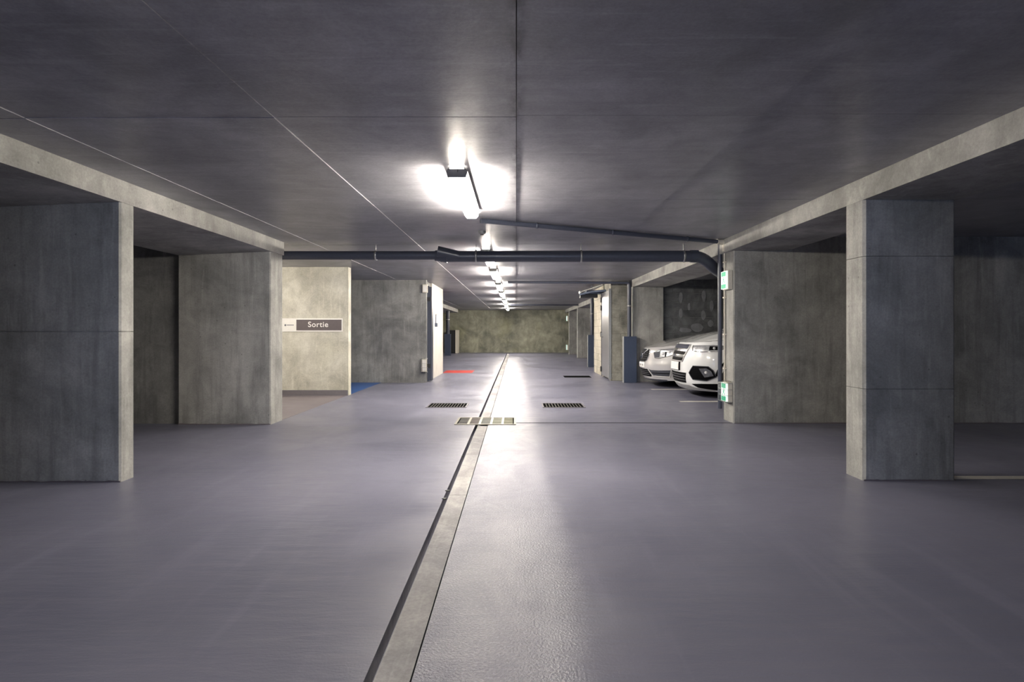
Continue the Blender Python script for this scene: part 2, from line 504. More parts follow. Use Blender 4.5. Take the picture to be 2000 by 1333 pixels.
wall('wall_rear_left', XL, -3.28, YA - 0.2, YA, M_wall, 'added concrete wall behind the camera left of the fill light opening')  # both rear walls are added to narrow the bluish fill to the corridor
wall('wall_rear_right', 2.905, XR, YA - 0.2, YA, M_wall, 'added concrete wall behind the camera right of the fill light opening')
def block_wall(name, label, along, a0, a1, fixed, depth, z1, mats, bl=0.5, bh=0.2, j=0.010, proud=0.004, thick=0.1):
    """block courses; along 'x' faces -Y at y=fixed, along 'y' faces -X at x=fixed"""
    if along == 'x':
        core = MB().box(a0, a1, fixed + proud, fixed + depth, -0.01, z1)
    else:
        core = MB().box(fixed + proud, fixed + depth, a0, a1, -0.01, z1)
    o = core.build(name, mats[-1] if len(mats) > 1 else M_mortar)
    tag(o, label, 'wall', kind='structure')
    protos = {}
    z, k = 0.0, 0
    while z < z1 - 0.03:
        h = min(bh, z1 - z) - j
        s = a0 - (bl / 2 if k % 2 else 0)
        while s < a1 - 0.02:
            p, q = max(s, a0), min(s + bl, a1)
            if q - p > 0.05:
                key = (round(q - p, 3), round(h, 3))
                u = R.uniform(-0.0025, 0.0025)
                if key not in protos:
                    L_ = q - p - j
                    e = 0.004
                    if along == 'x':
                        bx = MB().extr([(0, 0), (L_, 0), (L_, h), (0, h)], e, 0.03, 'y')
                        bx.add([(0, e, 0), (L_, e, 0), (L_, e, h), (0, e, h), (e, 0, e), (L_ - e, 0, e), (L_ - e, 0, h - e), (e, 0, h - e)], [(4, 5, 6, 7), (0, 1, 5, 4), (1, 2, 6, 5), (2, 3, 7, 6), (3, 0, 4, 7)])
                    else:
                        bx = MB().extr([(0, 0), (L_, 0), (L_, h), (0, h)], e, 0.03, 'x')
                        bx.add([(e, 0, 0), (e, L_, 0), (e, L_, h), (e, 0, h), (0, e, e), (0, L_ - e, e), (0, L_ - e, h - e), (0, e, h - e)], [(4, 5, 6, 7), (0, 1, 5, 4), (1, 2, 6, 5), (2, 3, 7, 6), (3, 0, 4, 7)])
                    x = bx.build('block', mats[0], o)
                    protos[key] = x
                else:
                    x = protos[key].copy()
                    C.objects.link(x)
                    x.parent = o
                x.location = (p + j / 2, fixed + u, z + j / 2) if along == 'x' else (fixed + u, p + j / 2, z + j / 2)
            s += bl
        z += bh
        k += 1
    return o
block_wall('wall_right_gate', 'grey concrete block wall right of the gate behind the pipe guard', 'x', 2.40, 2.87, 14.92, 0.2, 2.53, [M_block])
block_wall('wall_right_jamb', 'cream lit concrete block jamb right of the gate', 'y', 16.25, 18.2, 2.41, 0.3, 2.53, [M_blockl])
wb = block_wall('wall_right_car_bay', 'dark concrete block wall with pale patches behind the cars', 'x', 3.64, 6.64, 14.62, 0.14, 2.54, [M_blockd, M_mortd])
wall('wall_right_bay_end', 6.64, XR, 14.62, 14.76, M_wall, 'plain wall continuing the block wall behind the cars')
wall('wall_right_core', 2.43, 2.87, 15.12, 16.25, M_block, 'wall core behind the right gate leaf')
for px, py, w_, h_ in ((1330, 582, .10, .26), (1375, 578, .11, .28), (1346, 600, .06, .18), (1390, 597, .10, .26), (1330, 613, .10, .24), (1374, 616, .11, .24), (1388, 632, .14, .16), (1362, 640, .34, .2), (1338, 645, .3, .12)):
    cx, cz = (px - VPX) * 14.6 / F, CAM_Z - (py - VPY) * 14.6 / F
    n, ring = 14, []
    for k in range(n):
        t = 2 * math.pi * k / n
        r = 1 + 0.3 * mnoise.noise((cx * 9 + math.cos(t), cz * 9 + math.sin(t), 0))
        ring.append((cx + w_ / 2 * r * math.cos(t), cz + h_ / 2 * r * math.sin(t)))
    MB().extr(ring, 14.612, 14.622, 'y').build('mortar_patch', M_patch, wb)

# ------------------------------------------------------------------ ceiling lights
L = 1.57
def make_light(y0):
    x = -0.455
    zt = zc(x)
    t = thing('batten_light', '', 'light', (x, y0, zt), 'batten lights along the corridor ceiling')
    w = 0.068
    # housing: shallow tray
    m = MB().extr([(x - w * 1.22, zt - 0.042), (x + w * 1.22, zt - 0.042), (x + w * 1.15, zt - 0.030), (x - w * 1.15, zt - 0.030)], y0, y0 + L, 'y')
    m.build('housing', M_house, t)
    # diffuser with chamfered ends
    pr = [(-w, 0), (-w * 0.98, -0.044), (-w * 0.66, -0.070), (w * 0.66, -0.070), (w * 0.98, -0.044), (w, 0)]
    vs, fs = [], []
    st_ = [(0.0, 1.0, 1.0), (0.012, 1, 1.0), (L - 0.07, 1, 1), (L - 0.01, 0.72, 0.82), (L, 0.66, 0.7)]
    for (s, kx, kz) in st_:
        vs += [(x + a * kx, y0 + s, zt - 0.0425 + b_ * kz) for a, b_ in pr]
    n = len(pr)
    for i in range(len(st_) - 1):
        for k in range(n):
            fs.append((i * n + k, i * n + (k + 1) % n, (i + 1) * n + (k + 1) % n, (i + 1) * n + k))
    fs += [tuple(range(n)), tuple(range((len(st_) - 1) * n, len(st_) * n))]
    MB().add(vs, fs).build('diffuser', M_lamp, t)
    # end cap, dark
    MB().extr([(x - w * 1.02, zt - 0.09), (x + w * 1.02, zt - 0.09), (x + w * 1.2, zt - 0.045), (x + w * 1.0, zt - 0.0235), (x - w * 1.0, zt - 0.0235), (x - w * 1.2, zt - 0.045)], y0 - 0.014, y0 - 0.001, 'y').build('end_cap', M_house, t)
    for s in (0.02, L - 0.25):
        MB().box(x - 0.02, x + 0.02, y0 + s, y0 + s + 0.03, zt - 0.032, zt + 0.003).build('bracket', M_steel, t)
    MB().box(x - w * 0.8, x + w * 0.8, y0 - 0.012, y0 - 0.002, zt - 0.023, zt - 0.011).build('end_window', M_lamp, t)
    # hanging hook strap
    arc = [(x + 0.06 * math.cos(a), y0 - 0.02, zt - 0.018 + 0.016 * math.sin(a)) for a in [math.pi * k / 10 for k in range(11)]]
    MB().tube(arc, 0.0022, 6).build('strap', M_black, t)
    MB().tube([(x + 0.008, y0 - 0.02, zt - 0.004), (x + 0.006, y0 - 0.02, zt - 0.05)], 0.003, 6).build('hook', M_black, t)
    return t
lamp_y = [4.53, 8.95, 11.62, 15.0, 18.1, 22.3, 26.4, 31.0]
labs = ['large glowing batten light nearest the camera above the floor channel',
        'batten light half hidden behind the grey drain pipe',
        'batten light seen directly below the grey drain pipe',
        'fourth batten light from the camera, at the gate line',
        'fifth batten light from the camera, just beyond the gate',
        'sixth batten light from the camera, third from the end wall',
        'seventh batten light from the camera, second from the end wall',
        'small farthest batten light beside the end wall']
l0 = make_light(lamp_y[0])
l0['label'] = labs[0]
for y, lb in zip(lamp_y[1:], labs[1:]):
    copy_thing(l0, (0, y - lamp_y[0], 0), lb)

ex = copy_thing(l0, (0, 0, 0), 'batten light of the exit lane, hidden behind the second left pillar')
ex.rotation_euler = (0, 0, math.pi / 2)
ex.location = (-3.95, 9.55, 2.51)
rr_ = copy_thing(l0, (0, -0.5 - lamp_y[0], 0), 'dimmer batten light above the camera, outside the frame')
for r_ in (ex, rr_):
    for ch in r_.children:
        if ch.name.split('.')[0] in ('diffuser', 'end_window'):
            ch.data = ch.data.copy()
            ch.data.materials[0] = M_lamp2
for o_ in list(C.objects):
    if o_.name.split('.')[0] == 'end_window':
        o_.data.materials[0] = M_lamp2
# ------------------------------------------------------------------ pipes
def arcpts(a, c, b, n=6):
    a, b, c = Vector(a), Vector(b), Vector(c)
    return [(1 - t) ** 2 * a + 2 * t * (1 - t) * c + t * t * b for t in [k / n for k in range(n + 1)]]
YP, ZP = 8.56, 2.345
dp = thing('drain_pipe', 'thick dark grey drain pipe crossing the corridor under the ceiling', 'pipe', (0, YP, ZP))
xj = (858 - VPX) * YP / F
MB().tube([(-5.4, YP, ZP + 0.012), (xj, YP, ZP + 0.012)], 0.064, 20).build('pipe_run', M_pvc, dp)
xb = 2.66
MB().tube([(xj + 0.02, YP, ZP - 0.004)] + arcpts((xb - 0.1, YP, ZP), (xb + 0.06, YP, ZP), (xb + 0.19, YP + 0.06, ZP - 0.12)) + [(xb + 0.42, YP + 0.3, ZP - 0.22), (xb + 0.9, YP + 0.9, ZP - 0.30)], 0.083, 20).build('pipe_run', M_pvc, dp)
MB().tube([(xj - 0.06, YP, ZP + 0.01), (xj + 0.12, YP, ZP)], [0.078, 0.097], 20).build('coupling', M_pvc, dp)
MB().tube([(xj + 0.28, YP - 0.02, ZP + 0.0), (xj + 0.02, YP - 0.05, ZP + 0.055), (xj - 0.02, YP - 0.055, ZP + 0.062)], [0.075, 0.08, 0.082], 20).build('branch_stub', M_pvc, dp)
MB().tube([(xb - 0.13, YP, ZP), (xb - 0.02, YP, ZP - 0.001)], 0.092, 20).build('coupling', M_pvc, dp)
for px in (734, 930, 1135, 1335):
    x = (px - VPX) * YP / F
    r = 0.07 if px < 860 else 0.089
    zz = ZP + (0.012 if px < 860 else 0)
    m = MB().tube([(x, YP, zz + r), (x, YP, 2.54)], 0.005, 8)
    m.lathe([(r - 0.01, -0.014), (r, -0.014), (r, 0.014), (r - 0.01, 0.014)], (x, YP, zz), 'x', 20)
    m.build('hanger', M_steel, dp)

cp = thing('ceiling_conduit', 'slim dark conduit running diagonally across the ceiling to the exit light pillar', 'conduit', (0, 7, 2.5))
A, B_ = Vector((-0.40, 6.62, 2.497)), Vector((2.83, 8.20, 2.50))
MB().tube([A, B_], 0.029, 14).build('conduit_run', M_conduit, cp)
MB().tube([(2.915, 8.42, 2.50), (2.915, 8.42, 0.15)], 0.030, 14).build('riser', M_conduit, cp)
for t in (0.2, 0.5, 0.84):
    p = A.lerp(B_, t)
    MB().lathe([(0.029, -0.012), (0.035, -0.012), (0.035, 0.012), (0.029, 0.012)], p, 'x', 14).build('clip', M_conduit, cp)
m = MB().tube([(2.79, 8.18, 2.50), (2.86, 8.215, 2.50)], 0.037, 14)
m.build('coupling', M_cream, cp)
MB().tube([(2.93, 8.24, 2.53), (2.93, 8.24, 2.37)], 0.05, 14).build('tee', M_cream, cp)
MB().tube([(2.85, 8.22, 2.50), (2.95, 8.24, 2.50)], 0.04, 14).build('tee', M_cream, cp)

WY = 8.3
wc = thing('wire_conduit', 'thin cream cable conduit with clips running down the exit light pillar', 'conduit', (2.94, 8.3, 0.6))
MB().tube([(2.938, WY, 2.37), (2.938, WY, 0.5)], 0.011, 10).build('conduit_run', M_cream, wc)
for z in (2.22, 1.72, 1.2, 0.72):
    MB().box(2.922, 2.957, WY - 0.03, WY + 0.03, z, z + 0.018).build('clip', M_cream, wc)

def riser(name, x, y, ztop, zg, label, xrun=None, side=-1, glabel=None, r=0.05):
    t = thing(name, label, 'pipe', (x, y, 0))
    if xrun is not None:
        MB().tube([(xrun, y + 0.0, ztop + 0.01), (x - 0.09, y, ztop)] + arcpts((x - 0.08, y, ztop), (x, y, ztop), (x, y, ztop - 0.08)) + [(x, y, zg - 0.3)], [r * 0.6, r * 0.6] + [r * (0.6 + 0.4 * k / 6) for k in range(1, 7)] + [r, r], 14).build('pipe_run', M_conduit, t)
    else:
        MB().tube([(x, y, ztop), (x, y, zg - 0.3)], r, 14).build('pipe_run', M_conduit, t)
    MB().lathe([(r, -0.02), (r + 0.008, -0.02), (r + 0.008, 0.02), (r, 0.02)], (x, y, zg + 0.75), 'z', 14).build('clip', M_steel, t)
    g = thing('pipe_guard', glabel, 'pipe guard', (x, y, 0))
    w = 0.15
    MB().box(x - w, x + w, y - 0.11, y - 0.10, 0, zg).build('front_plate', M_guard, g)
    MB().box(x - w - 0.008, x - w, y - 0.11, y + 0.055, 0, zg).build('side_plate', M_guardl, g)  # left side coloured paler than the front, its lit look painted in
    MB().box(x + w, x + w + 0.008, y - 0.11, y + 0.055, 0, zg).build('side_plate', M_guard, g)
    return t
riser('down_pipe', 2.78, 14.46, 2.45, 1.13, 'dark downpipe in front of the grey block wall with a ceiling run', -0.2, glabel='blue-grey steel pipe guard on the floor beside the silver car', r=0.048)
riser('down_pipe', 2.68, 20.8, 2.52, 1.13, 'dark downpipe beyond the cream block jamb', None, glabel='narrow steel pipe guard beyond the cream block jamb', r=0.06)
riser('down_pipe', -3.55, 30.6, 2.46, 1.12, 'dark downpipe at the far left before the end wall', None, glabel='grey steel pipe guard at the far left near the end wall', r=0.095)
cd = MB().tube([(-0.3, 27.4, 2.49), (2.9, 27.4, 2.48)], 0.03, 10).build('ceiling_conduit', M_conduit)
tag(cd, 'farthest thin dark conduit across the ceiling near the end wall', 'conduit')

# ------------------------------------------------------------------ exit lights
def exit_light(x, y, z0, z1, label, cage, d=0.085, w=0.22):
    """box on a face at x looking towards -X, y its centre"""
    t = thing('exit_light', label, 'exit light', (x, y, z0), 'green emergency exit lights')
    MB().cbox(x - d * 0.75, x, y - w / 2, y + w / 2, z0, z1, 0.008).build('body', M_cream, t)
    MB().box(x - d, x - d * 0.75, y - w / 2 + 0.008, y + w / 2 - 0.008, z0 + 0.01, z1 - 0.01).build('lens', M_glowW, t)
    h = z1 - z0
    xx = x - d - 0.0025
    MB().box(xx, x - d, y - w * 0.36, y + w * 0.36, z0 + h * 0.70, z0 + h * 0.93).build('green_field', M_green, t)
    MB().box(xx, x - d, y - w * 0.40, y + w * 0.40, z0 + h * 0.06, z0 + h * 0.28).build('green_field', M_green, t)
    # running figure, arrow
    g = MB()
    def poly(pts):
        g.extr([(y + a * w, z0 + b_ * h) for a, b_ in pts], xx, x - d, 'x')
    poly([(-0.02, 0.60), (0.06, 0.62), (0.08, 0.66), (0.02, 0.68), (-0.05, 0.66)])
    poly([(-0.16, 0.57), (0.10, 0.59), (0.14, 0.53), (0.05, 0.54), (-0.02, 0.50), (-0.08, 0.55)])
    poly([(-0.03, 0.56), (0.07, 0.56), (0.05, 0.46), (-0.04, 0.46)])
    poly([(-0.04, 0.47), (0.02, 0.47), (-0.10, 0.37), (-0.24, 0.37), (-0.24, 0.40), (-0.12, 0.41)])
    poly([(0.0, 0.47), (0.05, 0.47), (0.18, 0.40), (0.14, 0.32), (0.09, 0.33), (0.12, 0.40)])
    g.build('running_figure', M_green, t)
    if cage:
        cm = MB()
        for k in range(5):
            yy = y - w / 2 - 0.015 + (w + 0.03) * k / 4
            cm.tube([(x, yy, z0 - 0.02), (x - d - 0.03, yy, z0 + 0.01), (x - d - 0.03, yy, z1 - 0.01), (x, yy, z1 + 0.02)], 0.003, 6)
        for k in range(4):
            zz = z0 + 0.01 + (h - 0.02) * k / 3
            cm.tube([(x, y - w / 2 - 0.015, zz), (x - d - 0.03, y - w / 2 - 0.015, zz), (x - d - 0.03, y + w / 2 + 0.015, zz), (x, y + w / 2 + 0.015, zz)], 0.003, 6)
        cm.build('wire_cage', M_steel, t)
    return t
exit_light(2.957, 8.15, 1.83, 2.09, 'green exit light high on the right pillar with the drain riser', False)
exit_light(2.957, 8.15, 0.28, 0.55, 'caged green exit light low on the right pillar with the drain riser', True)
exit_light(2.882, 32.1, 1.82, 2.10, 'white exit light high on the far right pillar', False, 0.14)
exit_light(2.882, 32.1, 0.25, 0.53, 'white exit light low on the far right pillar', True, 0.14)
def exit_light_front(x, y, z0, z1, label, cage):
    t = thing('exit_light', label, 'exit light', (x, y, z0), 'green emergency exit lights')
    MB().box(x - 0.06, x + 0.06, y - 0.07, y, z0, z1).build('body', M_cream, t)
    MB().box(x - 0.045, x + 0.045, y - 0.076, y - 0.07, z0 + 0.02, z1 - 0.02).build('lens', M_sign, t)
    if cage:
        cm = MB()
        for k in range(4):
            xx = x - 0.075 + 0.15 * k / 3
            cm.tube([(xx, y, z0 - 0.02), (xx, y - 0.1, z0), (xx, y - 0.1, z1), (xx, y, z1 + 0.02)], 0.004, 6)
        for k in range(4):
            zz = z0 + (z1 - z0) * k / 3
            cm.tube([(x - 0.075, y, zz), (x - 0.075, y - 0.1, zz), (x + 0.075, y - 0.1, zz), (x + 0.075, y, zz)], 0.004, 6)
        cm.build('wire_cage', M_steel, t)
exit_light_front(-2.24, 14.4, 0.27, 0.58, 'caged emergency light low at the left gate jamb', True)
exit_light_front(-2.22, 14.4, 2.20, 2.40, 'small white emergency light above the dark left gate leaf', False)

# ------------------------------------------------------------------ exit sign
sg = thing('wall_sign', 'white and taupe wall sign reading Sortie on the lit wall', 'sign', (-3.96, 11.5, 1.38))
x0, x1, z0, z1 = -4.60, -3.385, 1.247, 1.508
MB().box(x0, x1, 11.485, 11.5, z0, z1).build('board', M_sign, sg)
MB().box(-4.285, x1 + -0.02, 11.482, 11.486, z0 + 0.026, z1 - 0.026).build('panel', M_signd, sg)
tx = bpy.data.curves.new('lettering', 'FONT')
tx.body = 'Sortie'
tx.size = 0.148
tx.offset = 0.002
tx.extrude = 0.001
tx.space_character = 1.1
tx.align_x = 'CENTER'
tx.align_y = 'CENTER'
tx.materials.append(M_sign)
tmp = bpy.data.objects.new('lettering_curve', tx)
C.objects.link(tmp)
bpy.context.view_layer.update()
tme = bpy.data.meshes.new_from_object(tmp.evaluated_get(bpy.context.evaluated_depsgraph_get()))
bpy.data.objects.remove(tmp)
to = bpy.data.objects.new('lettering', tme)
C.objects.link(to)
to.parent = sg
to.location = (-3.86 + 3.96, 11.478 - 11.5, 1.384 - 1.38)
to.rotation_euler = (math.pi / 2, 0, 0)
m = MB().lathe([(0.001, 0), (0.019, 0), (0.019, 0.003), (0.001, 0.003)], (-4.50, 11.482, 1.375), 'y', 14)
m.box(-4.472, -4.335, 11.482, 11.485, 1.370, 1.384)
m.build('logo', M_ink, sg)

# ------------------------------------------------------------------ floor drains and markings
def grate(x0, x1, y0, y1, n, label, cell=False):
    t = thing('drain_grate', label, 'drain', ((x0 + x1) / 2, (y0 + y1) / 2, 0), None if cell else 'slotted drain grates')
    MB().box(x0, x1, y0, y1, 0.0005, 0.002).build('pit', M_pit, t)
    m = MB()
    e = 0.025 if not cell else 0.03
    m.box(x0 - e, x1 + e, y0 - e, y0, 0, 0.009).box(x0 - e, x1 + e, y1, y1 + e, 0, 0.009).box(x0 - e, x0, y0, y1, 0, 0.009).box(x1, x1 + e, y0, y1, 0, 0.009)
    m.build('frame', M_gr if cell else M_grf, t)
    st_ = (x1 - x0) / n
    wbar = st_ * (0.24 if not cell else 0.2)
    first = None
    for k in range(1, n):
        xx = x0 + st_ * k
        if first is None:
            first = MB().box(xx - wbar / 2, xx + wbar / 2, y0, y1, 0.001, 0.0045 if not cell else 0.008).build('bar', M_gr if cell else M_grb, t)
            fx = xx
        else:
            share(first, 'bar', t, xx - fx)
    if cell:
        for k in range(n):
            a = x0 + st_ * k + wbar / 2
            b_ = x0 + st_ * (k + 1) - wbar / 2
            mm = MB()
            q = 10
            for i in range(1, q):
                yy = y0 + (y1 - y0) * i / q
                mm.box(a, b_, yy - 0.010, yy + 0.010, 0.001, 0.006)
            mm.build('mesh_insert', M_gr2[k], t)
    return t
M_grb = plain('grate_bar_iron', lin(84, 82, 80), 0.7, spec=0.2)
M_grf = plain('grate_frame_paint', lin(104, 101, 108), 0.6)
M_gr = plain('grate_iron', lin(128, 124, 112), 0.5, 0.3, var=0.15)
M_gr2 = [plain('grate_insert_%s' % 'abcde'[k], c, 0.5, 0.3) for k, c in enumerate((lin(78, 76, 74), lin(92, 82, 80), lin(84, 88, 84), lin(92, 96, 74), lin(96, 98, 66)))]
grate(-1.46, -0.84, 9.66, 10.2, 13, 'slotted floor drain grate left of the floor channel')
grate(0.46, 1.12, 9.66, 10.2, 13, 'slotted floor drain grate right of the floor channel')
grate(-0.80, -0.03, G0 + 0.03, G1 - 0.03, 5, 'wide five-cell drain grate crossing the floor channel', True)
def flat(name, x0, x1, y0, y1, mat, label, cat, z=0.003, zb=0.0, group=None):
    return tag(MB().box(x0, x1, y0, y1, zb, z).build(name, mat), label, cat, group)
flat('parking_line', 3.72, 8.9, 4.98, 5.08, M_white, 'white parking line running off behind the near right pillar', 'marking', group='white parking lines')
flat('parking_line', 2.92, 8.0, 10.44, 10.56, M_white, 'white parking line on the near side of the white car', 'marking', group='white parking lines')
flat('parking_line', 2.92, 8.0, 12.67, 12.765, M_white, 'white parking line between the white and the silver car', 'marking', group='white parking lines')
flat('blue_bay', -8.5, -3.30, 11.72, 14.4, M_blue, 'blue painted floor of the bay behind the sign wall', 'marking')
flat('red_line', -2.22, -1.33, 17.75, 18.9, M_red, 'short red painted stripe on the floor past the left jamb', 'marking')
flat('manhole_cover', 1.32, 2.05, 16.0, 16.55, M_pit, 'dark flat cover plate on the floor right of the gate line', 'cover', 0.006)
fj = tag(MB().box(0.0, 6.0, 8.03, 8.062, 0.0002, 0.0015).build('floor_joint', M_pit), 'dark joint line across the floor from the wide grate to the right pillar', 'joint')

# ------------------------------------------------------------------ gate
def rgate():
    t = thing('gate_leaf', 'pale steel gate leaf folded against the right block wall', 'gate', (2.36, 15.5, 0), 'folded garage gate leaves')
    MB().box(2.355, 2.40, 14.95, 16.2, 0.06, 2.30).build('panel', M_gatel, t)
    MB().box(2.345, 2.41, 14.90, 14.95, 0.04, 2.34).build('stile', M_guardl, t)
    MB().box(2.345, 2.41, 16.2, 16.25, 0.04, 2.34).build('stile', M_gate, t)
    for z in (2.12, 1.90, 1.17, 0.22):
        MB().box(2.325, 2.346, 16.18, 16.27, z - 0.07, z + 0.07).build('hinge', M_black, t)
    MB().tube([(2.345, 15.9, 1.1), (2.30, 15.9, 1.1), (2.30, 15.9, 1.22)], 0.012, 8).build('handle', M_steel, t)
rgate()
t = thing('gate_leaf', 'dark steel gate leaf folded against the left jamb', 'gate', (-2.2, 15, 0), 'folded garage gate leaves')
MB().box(-2.195, -2.09, 14.60, 14.86, 0.03, 2.36).build('panel', M_gate, t)
MB().box(-2.20, -2.15, 14.575, 14.60, 0.02, 2.38).build('stile', M_gate, t)
for z in (0.35, 2.0):
    MB().box(-2.20, -2.12, 14.56, 14.59, z, z + 0.1).build('hinge', M_black, t)
op = thing('gate_operator', 'dark gate operator with folding arm under the ceiling right of the corridor', 'gate operator', (2.0, 16.6, 2.3))
MB().box(1.80, 2.28, 16.45, 16.72, 2.20, 2.30).build('motor_box', M_black, op)
MB().box(1.95, 2.40, 16.30, 16.75, 2.30, 2.38).build('mounting_plate', M_guard, op)
MB().tube([(1.78, 16.4, 2.28), (2.05, 16.2, 2.34), (2.45, 15.9, 2.36)], 0.03, 8).build('arm', M_guard, op)
MB().tube([(1.82, 16.4, 2.36), (2.30, 15.6, 2.49)], 0.014, 8).build('rod', M_steel, op)
MB().box(2.10, 2.14, 16.5, 16.54, 2.38, 2.545).build('hanger', M_steel, op)
MB().lathe([(0.001, -0.05), (0.04, -0.04), (0.05, 0.0), (0.035, 0.035), (0.001, 0.05)], (1.80, 16.55, 2.35), 'z', 14).build('beacon', M_sign, op)
ks = thing('key_switch', 'small white dome and grey key box on the white left jamb', 'switch', (-2.2, 16.2, 1.6))
MB().lathe([(0.05, 0.0), (0.048, 0.04), (0.03, 0.075), (0.001, 0.085)], (-2.2, 16.1, 1.75), 'x', 14).build('dome', M_sign, ks)
MB().box(-2.2, -2.14, 15.95, 16.12, 1.38, 1.48).build('key_box', M_guard, ks)
MB().tube([(-2.19, 16.05, 1.48), (-2.19, 16.08, 1.71)], 0.012, 6).build('cable', M_guard, ks)
det = thing('ceiling_detector', 'small round detector on the ceiling before the drain pipe', 'detector', (-0.43, 7.45, 2.52))
MB().lathe([(0.05, 0.0), (0.05, -0.02), (0.035, -0.04), (0.001, -0.045)], (-0.43, 7.45, 2.524), 'z', 16).build('body', M_guardl, det)
MB().box(-0.45, -0.41, 7.43, 7.47, 2.47, 2.482).build('sensor', M_black, det)
cab = thing('floor_cabinet', 'low black cabinet with a white side panel at the far left', 'cabinet', (-3.65, 34.3, 0))
MB().box(-3.86, -3.50, 33.95, 34.8, 0.03, 1.33).build('body', M_black, cab)
MB().box(-3.50, -3.36, 33.93, 34.8, 0.0, 1.34).build('side_panel', M_cream, cab)

# ------------------------------------------------------------------ cars
def interp(tab, x):
    if x <= tab[0][0]: return tab[0][1]
    for (a, fa), (b_, fb) in zip(tab[:-1], tab[1:]):
        if x <= b_:
            t = (x - a) / (b_ - a)
            t2 = t * t * (3 - 2 * t) if False else t
            return fa + (fb - fa) * t2
    return tab[-1][1]
def smooth_tab(tab, n=8):
    """Catmull-Rom resample of a (x, y) table"""
    out = []
    P = [tab[0]] + list(tab) + [tab[-1]]
    for i in range(1, len(P) - 2):
        p0, p1, p2, p3 = P[i - 1], P[i], P[i + 1], P[i + 2]
        for k in range(n):
            t = k / n
            x = p1[0] + (p2[0] - p1[0]) * t
            m1 = (p2[1] - p0[1]) / max(1e-6, p2[0] - p0[0]) * (p2[0] - p1[0])
            m2 = (p3[1] - p1[1]) / max(1e-6, p3[0] - p1[0]) * (p2[0] - p1[0])
            h = (2 * t ** 3 - 3 * t ** 2 + 1) * p1[1] + (t ** 3 - 2 * t ** 2 + t) * m1 + (-2 * t ** 3 + 3 * t ** 2) * p2[1] + (t ** 3 - t ** 2) * m2
            out.append((x, h))
    out.append(tab[-1])
    return out

